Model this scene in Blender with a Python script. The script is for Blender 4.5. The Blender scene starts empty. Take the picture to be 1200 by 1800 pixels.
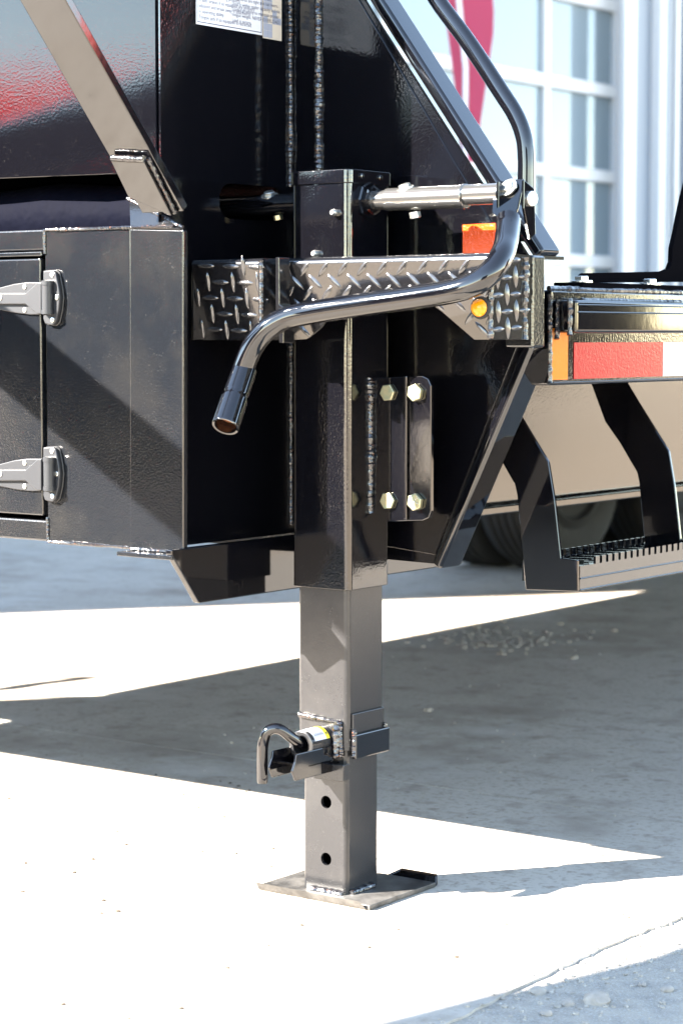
import bpy, bmesh, math, random
from mathutils import Vector, Matrix, noise
random.seed(7)
sc = bpy.context.scene
COL = sc.collection
V = Vector

# ------------------------------------------------------------------ camera, sky, sun, exposure
F_PX = 3908.0                      # focal length in pixels of the 1200 x 1800 photograph
PITCH = math.atan(312.0 / F_PX)
R_ = V((0.80395, 0.59469, 0.0)); D_ = V((-0.59469, 0.80395, 0.0)); Z_ = V((0, 0, 1))
FW = D_ * math.cos(PITCH) - Z_ * math.sin(PITCH)
UP = D_ * math.sin(PITCH) + Z_ * math.cos(PITCH)
CAM = V((2.132, -2.883, 0.912))
cd = bpy.data.cameras.new('camera'); cam = bpy.data.objects.new('camera', cd); COL.objects.link(cam)
cd.sensor_fit = 'VERTICAL'; cd.sensor_height = 36.0; cd.lens = F_PX / 1800 * 36
cd.clip_start = 0.05; cd.clip_end = 3000
cd.dof.use_dof = True; cd.dof.focus_distance = 3.5; cd.dof.aperture_fstop = 6.3
m = Matrix((R_, UP, -FW)).transposed().to_4x4(); m.translation = CAM
cam.matrix_world = m; sc.camera = cam

SUN = V((0.603, 0.798, -0.594)).normalized()       # the way the light travels
EL = math.asin(-SUN.z); AZ = math.atan2(-SUN.x, -SUN.y)   # azimuth of the sun measured from +Y towards +X
w = bpy.data.worlds.new('World'); sc.world = w; w.use_nodes = True
nt = w.node_tree; nt.nodes.clear()
sky = nt.nodes.new('ShaderNodeTexSky'); sky.sky_type = 'NISHITA'; sky.sun_disc = False
sky.sun_elevation = EL; sky.sun_rotation = AZ
sky.air_density = 0.75; sky.dust_density = 0.0; sky.ozone_density = 1.2
bg = nt.nodes.new('ShaderNodeBackground'); bg.inputs[1].default_value = 0.105
wo = nt.nodes.new('ShaderNodeOutputWorld')
wb = nt.nodes.new('ShaderNodeMix'); wb.data_type = 'RGBA'; wb.blend_type = 'MULTIPLY'; wb.inputs['Factor'].default_value = 1
wb.inputs['B'].default_value = (1.17, 1.0, 0.80, 1)           # the photograph's white balance
nt.links.new(sky.outputs[0], wb.inputs['A']); nt.links.new(wb.outputs['Result'], bg.inputs[0]); nt.links.new(bg.outputs[0], wo.inputs[0])
ld = bpy.data.lights.new('sun', 'SUN'); ld.energy = 5.0; ld.angle = math.radians(0.53); ld.color = (1.0, 0.91, 0.80)
lo = bpy.data.objects.new('sun', ld); COL.objects.link(lo)
lo.rotation_euler = SUN.to_track_quat('-Z', 'Y').to_euler()
vs = sc.view_settings; vs.view_transform = 'Standard'; vs.look = 'None'; vs.gamma = 1; vs.use_curve_mapping = False
vs.exposure = 3.65
sc.cycles.max_bounces = 8

def at(px, py, ax, val):
    """photo pixel -> point on the world plane axis ax = val"""
    r = FW * F_PX + R_ * (px - 600) + UP * (900 - py)
    return CAM + r * ((val - CAM[ax]) / r[ax])
def XZ(pts, Y): return [at(x, y, 1, Y) for x, y in pts]
def YZ(pts, X): return [at(x, y, 0, X) for x, y in pts]

# ------------------------------------------------------------------ materials
def mat(name, col, rough=0.4, metal=0.0, ior=1.5, bump=None, speck=None, vary=None, coat=0.0, trans=0.0, rust=None, coord='Object'):
    mt = bpy.data.materials.new(name); mt.use_nodes = True
    t = mt.node_tree; b = t.nodes['Principled BSDF']; L = t.links.new
    b.inputs['Base Color'].default_value = (*col, 1); b.inputs['Roughness'].default_value = rough
    b.inputs['Metallic'].default_value = metal; b.inputs['IOR'].default_value = ior
    b.inputs['Coat Weight'].default_value = coat; b.inputs['Coat Roughness'].default_value = 0.03
    b.inputs['Transmission Weight'].default_value = trans
    tc = t.nodes.new('ShaderNodeTexCoord').outputs[coord]
    def nz(scale, detail=2, rgh=0.5):
        n = t.nodes.new('ShaderNodeTexNoise'); n.inputs['Scale'].default_value = scale
        n.inputs['Detail'].default_value = detail; n.inputs['Roughness'].default_value = rgh; L(tc, n.inputs['Vector']); return n.outputs['Fac']
    def ramp(src, a, c):
        r = t.nodes.new('ShaderNodeMapRange'); r.inputs[1].default_value = a; r.inputs[2].default_value = c; L(src, r.inputs[0]); return r.outputs[0]
    cur = None
    def mixin(fac, c2):
        nonlocal cur
        x = t.nodes.new('ShaderNodeMix'); x.data_type = 'RGBA'; L(fac, x.inputs['Factor'])
        if cur is None: x.inputs['A'].default_value = (*col, 1)
        else: L(cur, x.inputs['A'])
        x.inputs['B'].default_value = (*c2, 1); cur = x.outputs['Result']
    if vary:                                    # (scale, colour, lo, hi)
        for s, c2, a, c in vary: mixin(ramp(nz(s, 6, 0.6), a, c), c2)
    if speck:                                   # (scale, colour, threshold): fine dust
        s, c2, th = speck
        vo = t.nodes.new('ShaderNodeTexVoronoi'); vo.inputs['Scale'].default_value = s; L(tc, vo.inputs['Vector'])
        f1 = ramp(vo.outputs['Distance'], th, th * 0.5)
        f2 = ramp(nz(s * 0.12, 3), 0.48, 0.68)
        mu = t.nodes.new('ShaderNodeMath'); mu.operation = 'MULTIPLY'; L(f1, mu.inputs[0]); L(f2, mu.inputs[1])
        mixin(mu.outputs[0], c2)
    if rust:
        s, c2, a, c = rust; mixin(ramp(nz(s, 4), a, c), c2)
    if cur is not None: L(cur, b.inputs['Base Color'])
    if bump:
        prev = None
        for s, st, dist in bump:
            bp = t.nodes.new('ShaderNodeBump'); bp.inputs['Strength'].default_value = st; bp.inputs['Distance'].default_value = dist
            L(nz(s, 2), bp.inputs['Height'])
            if prev: L(prev, bp.inputs['Normal'])
            prev = bp.outputs['Normal']
        L(prev, b.inputs['Normal'])
    return mt
DUST = (0.16, 0.15, 0.14)
M = {}
M['paint'] = mat('glossy_black_paint', (0.002, 0.002, 0.003), 0.07, ior=1.75, bump=[(230, 0.15, 0.0008), (14, 0.05, 0.003)], speck=(330, DUST, 0.10))
M['peel'] = mat('orange_peel_black_paint', (0.002, 0.002, 0.003), 0.07, ior=1.75, bump=[(260, 0.20, 0.0008), (20, 0.06, 0.003)], speck=(330, DUST, 0.11))
M['smooth'] = mat('smooth_black_paint', (0.002, 0.002, 0.003), 0.06, ior=1.68, bump=[(60, 0.05, 0.0006)], speck=(330, DUST, 0.08))
M['nose'] = mat('nose_black_paint', (0.002, 0.002, 0.003), 0.08, ior=1.48, bump=[(230, 0.13, 0.0008), (9, 0.06, 0.004)], speck=(330, DUST, 0.10))
M['lug'] = mat('worn_tread_lugs', (0.022, 0.022, 0.024), 0.16, ior=1.95, bump=[(400, 0.1, 0.0005)], vary=[(45, (0.05, 0.05, 0.052), 0.5, 0.7)])
M['matte'] = mat('matte_black_paint', (0.003, 0.003, 0.004), 0.6, ior=1.01)
M['dusty'] = mat('dusty_black_paint', (0.005, 0.006, 0.008), 0.13, ior=1.7, bump=[(260, 0.24, 0.0009), (12, 0.05, 0.003)], speck=(230, (0.16, 0.155, 0.145), 0.12),
                 vary=[(7, (0.013, 0.0127, 0.0125), 0.45, 0.80)])
M['tread'] = mat('tread_plate_paint', (0.006, 0.006, 0.007), 0.12, ior=1.8, bump=[(160, 0.14, 0.0008)], speck=(300, DUST, 0.12))
M['weld'] = mat('painted_weld', (0.008, 0.008, 0.010), 0.14, ior=1.8, bump=[(330, 0.5, 0.0012)], rust=(220, (0.12, 0.045, 0.018), 0.62, 0.70))
M['leg'] = mat('satin_dark_steel', (0.0145, 0.0148, 0.0165), 0.20, ior=1.5, bump=[(300, 0.14, 0.0008)], speck=(230, (0.20, 0.195, 0.19), 0.11),
               vary=[(12, (0.026, 0.0258, 0.0262), 0.45, 0.8)])
M['foot'] = mat('dusty_foot_plate', (0.030, 0.029, 0.028), 0.45, ior=1.5, bump=[(150, 0.3, 0.001)], vary=[(30, (0.085, 0.082, 0.078), 0.4, 0.65)])
M['chrome'] = mat('worn_bright_shaft', (0.20, 0.195, 0.19), 0.16, metal=0.85, bump=[(120, 0.08, 0.0006)])
M['zinc'] = mat('zinc_bolt', (0.60, 0.61, 0.58), 0.25, metal=0.9, bump=[(300, 0.1, 0.0005)])
M['yzinc'] = mat('yellow_zinc_bolt', (0.44, 0.40, 0.25), 0.30, metal=0.85, bump=[(300, 0.15, 0.0005)], vary=[(90, (0.28, 0.36, 0.26), 0.45, 0.7)])
M['hinge'] = mat('grey_cast_hinge', (0.017, 0.0185, 0.022), 0.38, metal=0.1, bump=[(500, 0.1, 0.0004)])
M['hinge_dark'] = mat('dark_gasket', (0.012, 0.012, 0.013), 0.5)
M['rubber'] = mat('tyre_rubber', (0.010, 0.010, 0.010), 0.8, vary=[(12, (0.022, 0.019, 0.016), 0.5, 0.8)])
M['rim'] = mat('wheel_rim', (0.014, 0.0145, 0.016), 0.7, ior=1.3, metal=0.0)
M['red_tape'] = mat('red_reflective_tape', (0.30, 0.006, 0.010), 0.22, ior=1.3, bump=[(200, 0.3, 0.0010)])
M['white_tape'] = mat('white_reflective_tape', (0.40, 0.41, 0.43), 0.25, ior=1.4, bump=[(300, 0.25, 0.0006)])
M['amber'] = mat('amber_reflector', (0.50, 0.13, 0.002), 0.18, ior=1.35, bump=[(260, 0.35, 0.0006)])
M['orange'] = mat('orange_reflector', (0.50, 0.050, 0.002), 0.20, ior=1.6, bump=[(190, 0.8, 0.0016)])
M['lens'] = mat('amber_lamp_lens', (1.0, 0.36, 0.005), 0.1, ior=1.5, trans=0.35)
M['decal'] = mat('white_decal', (0.52, 0.53, 0.56), 0.3)
M['decal_grey'] = mat('decal_blocks', (0.25, 0.27, 0.33), 0.3)
M['decal_cream'] = mat('decal_cream', (0.47, 0.42, 0.35), 0.3)
M['ink'] = mat('dark_blue_ink', (0.035, 0.04, 0.09), 0.4)
M['yellow'] = mat('label_yellow', (0.85, 0.70, 0.03), 0.3)
M['rustin'] = mat('rusty_bore', (0.22, 0.07, 0.02), 0.8, vary=[(90, (0.45, 0.16, 0.03), 0.45, 0.6)])
M['cloth'] = mat('dark_blue_tarp', (0.0018, 0.0022, 0.0055), 0.7, ior=1.08, bump=[(25, 0.6, 0.01)])
M['concrete'] = mat('concrete', (0.45, 0.405, 0.35), 0.85, bump=[(90, 0.3, 0.003), (700, 0.45, 0.001)], coord='Object',
                    vary=[(1.3, (0.36, 0.32, 0.275), 0.42, 0.72), (2.2, (0.21, 0.17, 0.132), 0.50, 0.72), (11, (0.27, 0.228, 0.185), 0.54, 0.70), (28, (0.24, 0.20, 0.162), 0.58, 0.68), (75, (0.30, 0.262, 0.22), 0.52, 0.66), (420, (0.21, 0.18, 0.15), 0.60, 0.70), (900, (0.52, 0.49, 0.45), 0.58, 0.70), (2.6, (0.52, 0.49, 0.45), 0.56, 0.74)])
M['crumb'] = mat('brown_crumbs', (0.075, 0.060, 0.046), 0.9)
M['navy'] = mat('matte_navy_paint', (0.004, 0.011, 0.030), 0.6, ior=1.05)
M['shoulder'] = mat('dusty_grey_shoulder', (0.37, 0.33, 0.28), 0.9, bump=[(40, 0.5, 0.008), (260, 0.8, 0.004)],
                  vary=[(22, (0.25, 0.23, 0.205), 0.45, 0.7), (240, (0.46, 0.44, 0.41), 0.5, 0.7), (600, (0.20, 0.18, 0.155), 0.58, 0.7)])
M['gravel'] = mat('gravel_dirt', (0.36, 0.285, 0.205), 0.9, bump=[(40, 0.5, 0.01), (300, 0.6, 0.003)],
                  vary=[(30, (0.25, 0.205, 0.155), 0.45, 0.7), (300, (0.44, 0.38, 0.30), 0.5, 0.7)])
M['stone'] = mat('pale_stone', (0.34, 0.31, 0.275), 0.8, vary=[(60, (0.25, 0.22, 0.19), 0.4, 0.7)])
M['white_frame'] = mat('white_door_frame', (0.50, 0.51, 0.53), 0.5)
M['pane'] = mat('pale_door_glass', (0.17, 0.215, 0.25), 0.05, ior=1.45)
M['wall'] = mat('pale_blue_siding', (0.21, 0.245, 0.295), 0.5)
M['wall_dark'] = mat('dark_base_trim', (0.14, 0.16, 0.16), 0.6)
M['flag'] = mat('red_flag_cloth', (0.90, 0.26, 0.38), 0.7)
M['pole'] = mat('pale_flag_pole', (0.75, 0.75, 0.78), 0.4)
M['redbody'] = mat('red_strip_paint', (0.62, 0.055, 0.03), 0.4)
M['hose'] = mat('red_hose', (0.25, 0.015, 0.01), 0.5)

def cloth_mat(name, col, tr):
    mt = bpy.data.materials.new(name); mt.use_nodes = True; t = mt.node_tree; t.nodes.clear()
    d = t.nodes.new('ShaderNodeBsdfDiffuse'); d.inputs[0].default_value = (*col, 1)
    x = t.nodes.new('ShaderNodeBsdfTranslucent'); x.inputs[0].default_value = (*col, 1)
    mx = t.nodes.new('ShaderNodeMixShader'); mx.inputs[0].default_value = tr; o = t.nodes.new('ShaderNodeOutputMaterial')
    t.links.new(d.outputs[0], mx.inputs[1]); t.links.new(x.outputs[0], mx.inputs[2]); t.links.new(mx.outputs[0], o.inputs[0]); return mt
M['flag'] = cloth_mat('red_flag_cloth', (0.62, 0.13, 0.21), 0.45)
M['banner'] = cloth_mat('red_banner_cloth', (0.92, 0.15, 0.10), 0.85)
# ------------------------------------------------------------------ building blocks
def obj(name, bm, m, parent=None, smooth=False, label=None, kind=None):
    me = bpy.data.meshes.new(name)
    bmesh.ops.recalc_face_normals(bm, faces=bm.faces)
    bm.to_mesh(me); bm.free()
    if smooth:
        for p in me.polygons: p.use_smooth = True
        try: me.set_sharp_from_angle(angle=math.radians(38))
        except Exception: pass
    if smooth: weight_normals(me)
    me.materials.append(M[m])
    o = bpy.data.objects.new(name, me); COL.objects.link(o); adopt(o, parent)
    if label: o['label'] = label
    if kind: o['kind'] = kind
    return o
def weight_normals(me):
    """keep large flat faces flat beside their rounded edges"""
    ar = sorted(p.area for p in me.polygons)
    if not ar or ar[-1] < 8 * ar[len(ar) // 2]: return
    fv = {}
    for p in me.polygons:
        for v in p.vertices: fv.setdefault(v, []).append(p.index)
    P = me.polygons; nr = [V(p.normal) for p in P]; aa = [p.area for p in P]; out = [None] * len(me.loops)
    for p in P:
        for li in p.loop_indices:
            n = V((0, 0, 0))
            for q in fv[me.loops[li].vertex_index]:
                if nr[q].dot(nr[p.index]) > .70: n += nr[q] * aa[q] ** 1.5
            out[li] = n.normalized() if n.length > 0 else nr[p.index]
    me.normals_split_custom_set(out)
def adopt(o, parent):
    if parent is not None:
        o.parent = parent
        if parent.type == 'EMPTY': o.matrix_parent_inverse = Matrix.Translation(-parent.location)
def thing(name, label, cat, loc, group=None):
    e = bpy.data.objects.new(name, None); COL.objects.link(e); e.location = loc; e.empty_display_size = 0.05
    e['label'] = label; e['category'] = cat
    if group: e['group'] = group
    return e
def tag(o, label, cat, group=None):
    o['label'] = label; o['category'] = cat
    if group: o['group'] = group
    return o
def bevel(bm, w, seg=2, edges=None):
    es = edges if edges is not None else [e for e in bm.edges if len(e.link_faces) == 2 and e.calc_face_angle(0) > 0.5]
    if w > 0 and es: bmesh.ops.bevel(bm, geom=es, offset=w, segments=seg, profile=0.5, affect='EDGES', clamp_overlap=True)
def prism(pts, off, bw=0.0015, seg=2, bm=None):
    """closed prism: polygon pts swept by vector off"""
    own = bm is None
    b = bmesh.new()
    a = [b.verts.new(p) for p in pts]; c = [b.verts.new(V(p) + V(off)) for p in pts]
    b.faces.new(a); b.faces.new(c[::-1]); n = len(pts)
    for i in range(n): b.faces.new((a[i], c[i], c[(i + 1) % n], a[(i + 1) % n]))
    bmesh.ops.recalc_face_normals(b, faces=b.faces)
    bevel(b, bw, seg)
    if own: return b
    merge(bm, b)
def merge(dst, src):
    tmp = bpy.data.meshes.new('tmp'); src.to_mesh(tmp); src.free(); dst.from_mesh(tmp); bpy.data.meshes.remove(tmp)
def box(x0, x1, y0, y1, z0, z1, bw=0.0015, seg=2, bm=None):
    return prism([V((x0, y0, z0)), V((x1, y0, z0)), V((x1, y1, z0)), V((x0, y1, z0))], V((0, 0, z1 - z0)), bw, seg, bm)
def rrect(cx, cy, hx, hy, r, n=5):
    out = []
    for sx, sy, a0 in ((1, 1, 0), (-1, 1, 90), (-1, -1, 180), (1, -1, 270)):
        for i in range(n + 1):
            a = math.radians(a0 + 90 * i / n)
            out.append((cx + sx * (hx - r) + r * math.cos(a), cy + sy * (hy - r) + r * math.sin(a)))
    return out
def tubez(h, r, z0, z1, cx=0, cy=0, bw=0.0, bm=None):
    return prism([V((x, y, z0)) for x, y in rrect(cx, cy, h, h, r)], V((0, 0, z1 - z0)), bw, 1, bm)
def sweep(path, rad, n=20, caps=True, bm=None, jit=0.0):
    """round bar along a polyline; rad a number or a list"""
    b = bm or bmesh.new(); path = [V(p) for p in path]; N = len(path)
    rs = rad if isinstance(rad, (list, tuple)) else [rad] * N
    t0 = (path[1] - path[0]).normalized(); nrm = t0.orthogonal().normalized(); rings = []
    for i, p in enumerate(path):
        t = ((path[min(i + 1, N - 1)] - p).normalized() + (p - path[max(i - 1, 0)]).normalized()).normalized() if 0 < i < N - 1 else \
            ((path[1] - path[0]).normalized() if i == 0 else (path[-1] - path[-2]).normalized())
        nrm = (nrm - t * nrm.dot(t)).normalized(); bi = t.cross(nrm)
        rings.append([b.verts.new(p + (nrm * math.cos(2 * math.pi * k / n) + bi * math.sin(2 * math.pi * k / n)) * rs[i] * (1 + random.uniform(-jit, jit))) for k in range(n)])
    for a, c in zip(rings, rings[1:]):
        for k in range(n): b.faces.new((a[k], a[(k + 1) % n], c[(k + 1) % n], c[k]))
    if caps: b.faces.new(rings[0][::-1]); b.faces.new(rings[-1])
    return b
def smooth_path(pts, n=10):
    """Catmull-Rom through pts"""
    P = [V(p) for p in pts]; P = [P[0] * 2 - P[1]] + P + [P[-1] * 2 - P[-2]]; out = []
    for i in range(1, len(P) - 2):
        for k in range(n):
            t = k / n
            out.append(0.5 * ((2 * P[i]) + (P[i + 1] - P[i - 1]) * t + (2 * P[i - 1] - 5 * P[i] + 4 * P[i + 1] - P[i + 2]) * t * t
                              + (3 * P[i] - P[i - 1] - 3 * P[i + 1] + P[i + 2]) * t ** 3))
    out.append(P[-2]); return out
def weld(p0, p1, r, parent, step=0.0065, name='weld_bead', m='weld'):
    """a stacked bead: overlapping ripples"""
    p0, p1 = V(p0), V(p1); L = (p1 - p0).length; n = max(4, int(L / step) * 4); path = []; rs = []
    ph = 0.0
    for i in range(n + 1):
        ph += .25 * (1 + .9 * noise.noise(V((i * .11, p0.y * 70 + p0.z * 9, p0.x * 50)))); s = ph % 1.0
        path.append(p0.lerp(p1, i / n) + V((random.uniform(-1, 1), random.uniform(-1, 1), 0)) * r * 0.14)
        rs.append(r * (0.88 + 0.17 * math.sin(math.pi * s)) * random.uniform(0.84, 1.12) * (1 + .34 * noise.noise(V((i * .06, p0.x * 90, p0.z * 40)))))
    return obj(name, sweep(path, rs, 8), m, parent, smooth=True)
def frame(axis, up=V((0, 0, 1))):
    z = V(axis).normalized(); x = up.cross(z)
    x = x.normalized() if x.length > 1e-4 else z.orthogonal().normalized()
    return Matrix((x, z.cross(x), z)).transposed().to_4x4()
def lathe(prof, p, axis, n=24, hexa=False):
    """rings (radius, height) about axis at p"""
    b = bmesh.new(); Mx = Matrix.Translation(V(p)) @ frame(axis); rings = []
    for r, h in prof: rings.append([b.verts.new(Mx @ V((r * math.cos(2 * math.pi * k / n), r * math.sin(2 * math.pi * k / n), h))) for k in range(n)])
    for a, c in zip(rings, rings[1:]):
        for k in range(n): b.faces.new((a[k], a[(k + 1) % n], c[(k + 1) % n], c[k]))
    b.faces.new(rings[0][::-1]); b.faces.new(rings[-1]); return b
def bolt(p, axis, r, h, m, parent, name='bolt', washer=False, marks=False, spin=0.0, label=None):
    Mx = Matrix.Translation(V(p)) @ frame(axis) @ Matrix.Rotation(spin, 4, 'Z'); b = bmesh.new()
    hx = [Mx @ V((r * math.cos(math.pi / 3 * k), r * math.sin(math.pi / 3 * k), 0)) for k in range(6)]
    off = (Mx.to_3x3() @ V((0, 0, h)))
    merge(b, prism(hx, off, r * 0.09, 2))
    merge(b, lathe([(r * 0.80, h * 0.99), (r * 0.78, h * 1.04)], p, axis, 20))
    if washer: merge(b, lathe([(r * 1.45, -0.001), (r * 1.45, 0.002), (r * 1.3, 0.003)], p, axis, 24))
    o = obj(name, b, m, parent, smooth=True, label=label)
    if marks:                                   # six raised grade lines on the head
        g = bmesh.new()
        for k in range(6):
            a = math.pi / 3 * k + 0.5; A = Matrix.Rotation(a, 4, 'Z')
            q = [Mx @ A @ V((x, y, h * 1.045)) for x, y in ((r * .32, -r * .035), (r * .72, -r * .05), (r * .72, r * .05), (r * .32, r * .035))]
            merge(g, prism(q, off.normalized() * 0.0006, 0))
        merge(g, lathe([(r * .17, h * 1.04), (r * .12, h * 1.1)], p, axis, 10))
        obj('grade_mark', g, 'zinc', o)
    return o
def cut(o, cutters):
    """boolean difference, applied"""
    tmp = []
    for b in cutters:
        bmesh.ops.recalc_face_normals(b, faces=b.faces)
        me = bpy.data.meshes.new('cutter'); b.to_mesh(me); b.free()
        c = bpy.data.objects.new('cutter', me); COL.objects.link(c); tmp.append(c)
        md = o.modifiers.new('cut', 'BOOLEAN'); md.object = c; md.operation = 'DIFFERENCE'; md.solver = 'EXACT'
    dg = bpy.context.evaluated_depsgraph_get(); me = bpy.data.meshes.new_from_object(o.evaluated_get(dg))
    o.modifiers.clear(); old = o.data; o.data = me; me.name = old.name; bpy.data.meshes.remove(old)
    if not me.materials: me.materials.append(M['leg'])
    for c in tmp: d = c.data; bpy.data.objects.remove(c); bpy.data.meshes.remove(d)
def inside(p, poly):
    c = False; n = len(poly)
    for i in range(n):
        (x1, y1), (x2, y2) = poly[i], poly[(i + 1) % n]
        if (y1 > p[1]) != (y2 > p[1]) and p[0] < (x2 - x1) * (p[1] - y1) / (y2 - y1) + x1: c = not c
    return c
def lug_mesh():
    b = bmesh.new(); L, Wd, H = 0.0172, 0.0042, 0.0031; n = 8; low = []; hi = []
    top = []
    for i in range(n + 1):
        u = -1 + 2 * i / n; wd = Wd * (1 - u * u) ** 0.75; low.append((u * L, wd))
    cl = [b.verts.new((x, y, 0)) for x, y in low]; cr = [b.verts.new((x, -y, 0)) if 0 < i < n else cl[i] for i, (x, y) in enumerate(low)]
    ml = [b.verts.new((x * 0.93, y * 0.40, H * (1 - (x / L) ** 2) ** 0.5 + 0.0002)) for x, y in low[1:-1]]
    mr = [b.verts.new((x * 0.93, -y * 0.40, H * (1 - (x / L) ** 2) ** 0.5 + 0.0002)) for x, y in low[1:-1]]
    k = n - 1
    for i in range(k - 1):
        b.faces.new((cl[i + 1], cl[i + 2], ml[i + 1], ml[i])); b.faces.new((ml[i], ml[i + 1], mr[i + 1], mr[i])); b.faces.new((mr[i], mr[i + 1], cr[i + 2], cr[i + 1]))
    b.faces.new((cl[0], cl[1], ml[0])); b.faces.new((cl[0], ml[0], mr[0])); b.faces.new((cl[0], mr[0], cr[1]))
    b.faces.new((cl[n], ml[-1], cl[n - 1])); b.faces.new((cl[n], mr[-1], ml[-1])); b.faces.new((cl[n], cr[n - 1], mr[-1]))
    bmesh.ops.recalc_face_normals(b, faces=b.faces)
    me = bpy.data.meshes.new('tread_lug'); b.to_mesh(me); b.free()
    for p in me.polygons: p.use_smooth = True
    me.materials.append(M['lug']); return me
LUG = lug_mesh()
def lugs(parent, o, ex, ez, poly, pitch, rot, inset=0.009):
    """raised lugs over a plate: origin o, in-plane axes ex, ez, polygon in plane coordinates"""
    nrm = V(ex).cross(V(ez)).normalized(); cxs = [p[0] for p in poly]; czs = [p[1] for p in poly]
    c0 = ((min(cxs) + max(cxs)) / 2, (min(czs) + max(czs)) / 2); N = int((max(cxs) - min(cxs) + max(czs) - min(czs)) / pitch) + 2
    for i in range(-N, N + 1):
        for j in range(-N, N + 1):
            u, v = (i + .35) * pitch, (j + .2) * pitch
            x = c0[0] + u * math.cos(rot) - v * math.sin(rot); z = c0[1] + u * math.sin(rot) + v * math.cos(rot)
            a = rot + (0 if (i + j) % 2 == 0 else math.pi / 2); d = (math.cos(a) * inset, math.sin(a) * inset)
            if not all(inside(q, poly) for q in ((x + d[0], z + d[1]), (x - d[0], z - d[1]))): continue
            dx = V(ex) * math.cos(a) + V(ez) * math.sin(a)
            lg = bpy.data.objects.new('tread_lug', LUG); COL.objects.link(lg); lg.parent = parent
            mm = Matrix((dx, nrm.cross(dx), nrm)).transposed().to_4x4(); mm.translation = V(o) + V(ex) * x + V(ez) * z
            lg.matrix_basis = mm
def text(body, size, p, ex, ez, m, parent, name='lettering', sp=1.0, align='LEFT', thick=0.0):
    cu = bpy.data.curves.new(name, 'FONT'); cu.body = body; cu.size = size; cu.space_line = sp; cu.align_x = align; cu.resolution_u = 2; cu.extrude = thick
    o = bpy.data.objects.new('tmp_text', cu); COL.objects.link(o)
    dg = bpy.context.evaluated_depsgraph_get(); me = bpy.data.meshes.new_from_object(o.evaluated_get(dg)); bpy.data.objects.remove(o); bpy.data.curves.remove(cu)
    nrm = V(ex).cross(V(ez)).normalized(); mm = Matrix((V(ex), V(ez), nrm)).transposed().to_4x4(); mm.translation = V(p)
    me.transform(mm); me.name = name; me.materials.clear(); me.materials.append(M[m])
    o = bpy.data.objects.new(name, me); COL.objects.link(o); adopt(o, parent); return o

# ------------------------------------------------------------------ ground
def sheet(name, pts, z, m, thick=0.0, jit=None):
    b = bmesh.new(); vs_ = [b.verts.new((x, y, z)) for x, y in pts]; b.faces.new(vs_)
    if thick:
        r = bmesh.ops.extrude_face_region(b, geom=list(b.faces))
        bmesh.ops.translate(b, vec=(0, 0, -thick), verts=[g for g in r['geom'] if isinstance(g, bmesh.types.BMVert)])
    o = obj(name, b, m); o['kind'] = 'structure'; return o
sheet('ground', [(-900, -900), (900, -900), (900, 900), (-900, 900)], -0.012, 'gravel')
sheet('shoulder', [(0.2, -6), (3.2, -6), (3.6, 16), (0.2, 16)], -0.004, 'shoulder')
def edge_x(y): return 0.515 + 0.035 * noise.noise(V((y * 2.1, 3.3, 0))) + 0.008 * noise.noise(V((y * 17, 9.1, 0))) + 0.004 * noise.noise(V((y * 55, 2.1, 0))) + 0.10 * max(0, y - 0.1) * 0.6
edge = [(edge_x(y), y) for y in [-1.5 + 0.02 * i for i in range(int((8.0) / 0.02))]]
JY = 0.80                                                     # control joint across the yard
near = [p for p in edge if p[1] < JY - 0.004]; far = [p for p in edge if p[1] > JY + 0.004]
sheet('concrete_slab', [(-5.98, -1.5), *near, (near[-1][0], JY - .003), (-5.98, JY - .003)], 0.0, 'concrete', 0.12)
sheet('concrete_slab', [(-5.98, JY + .003), (far[0][0], JY + .003), *far, (far[-1][0], 16), (-5.98, 16)], 0.0, 'concrete', 0.12)

# ------------------------------------------------------------------ shop building behind
GX = -6.0
shop = thing('shop_building', 'pale workshop behind the trailer with white framed glass garage door', 'building', (GX - 3, 7, 0))
HB = 5.0
yd0, yd1 = 6.4, at(1080, 300, 0, GX - .16).y
obj('wall', box(GX - 0.26, GX, -1.63, yd0, 0, HB, 0), 'wall', shop)
obj('wall', box(GX - 0.26, GX, yd1 + 0.03, 17, 0, HB, 0), 'wall', shop)
obj('wall', box(GX - 0.26, GX, yd0, yd1 + .03, 4.3, HB, 0), 'wall', shop)
obj('wall', box(GX - 9, GX - 0.26, -1.63, -1.4, 0, HB, 0), 'wall', shop)
obj('roof', box(GX - 9, GX + 0.02, -1.63, 17, HB, HB + 0.12, 0), 'white_frame', shop)
gd = obj('garage_door', box(GX - 0.240, GX - 0.210, yd0, yd1 + .03, 0, 4.3, 0), 'wall_dark', shop)
rows = [0.0]; GD = GX - .15; z0 = at(1050, 460, 0, GD).z; pit = (at(1050, 157, 0, GD).z - z0) / 2
zb = [z0 + pit * k for k in range(-2, 5)]
yb = [yd1 - 0.99 * k - 0.0 for k in range(0, 6)]
for z in zb: obj('door_rail', box(GX - 0.200, GX - 0.140, yd0, yd1, z - 0.045, z + 0.045, 0.006), 'white_frame', gd)
for y in yb: obj('door_stile', box(GX - 0.205, GX - 0.145, y - 0.04, y + 0.04, 0, 4.3, 0.006), 'white_frame', gd)
for i in range(len(zb) - 1):
    for j in range(len(yb) - 1):
        obj('door_pane', box(GX - 0.190, GX - 0.180, yb[j + 1] + .04, yb[j] - .04, zb[i] + .045, zb[i + 1] - .045, 0), 'pane', gd)
def wy(px): return at(px, 300, 0, GX).y
obj('door_trim', box(GX, GX + 0.05, wy(1086), wy(1106), 0, 4.4, 0.006), 'white_frame', shop)
obj('corner_post', box(GX, GX + 0.09, wy(1140), wy(1150), 0, HB, 0.01), 'white_frame', shop)
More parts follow.
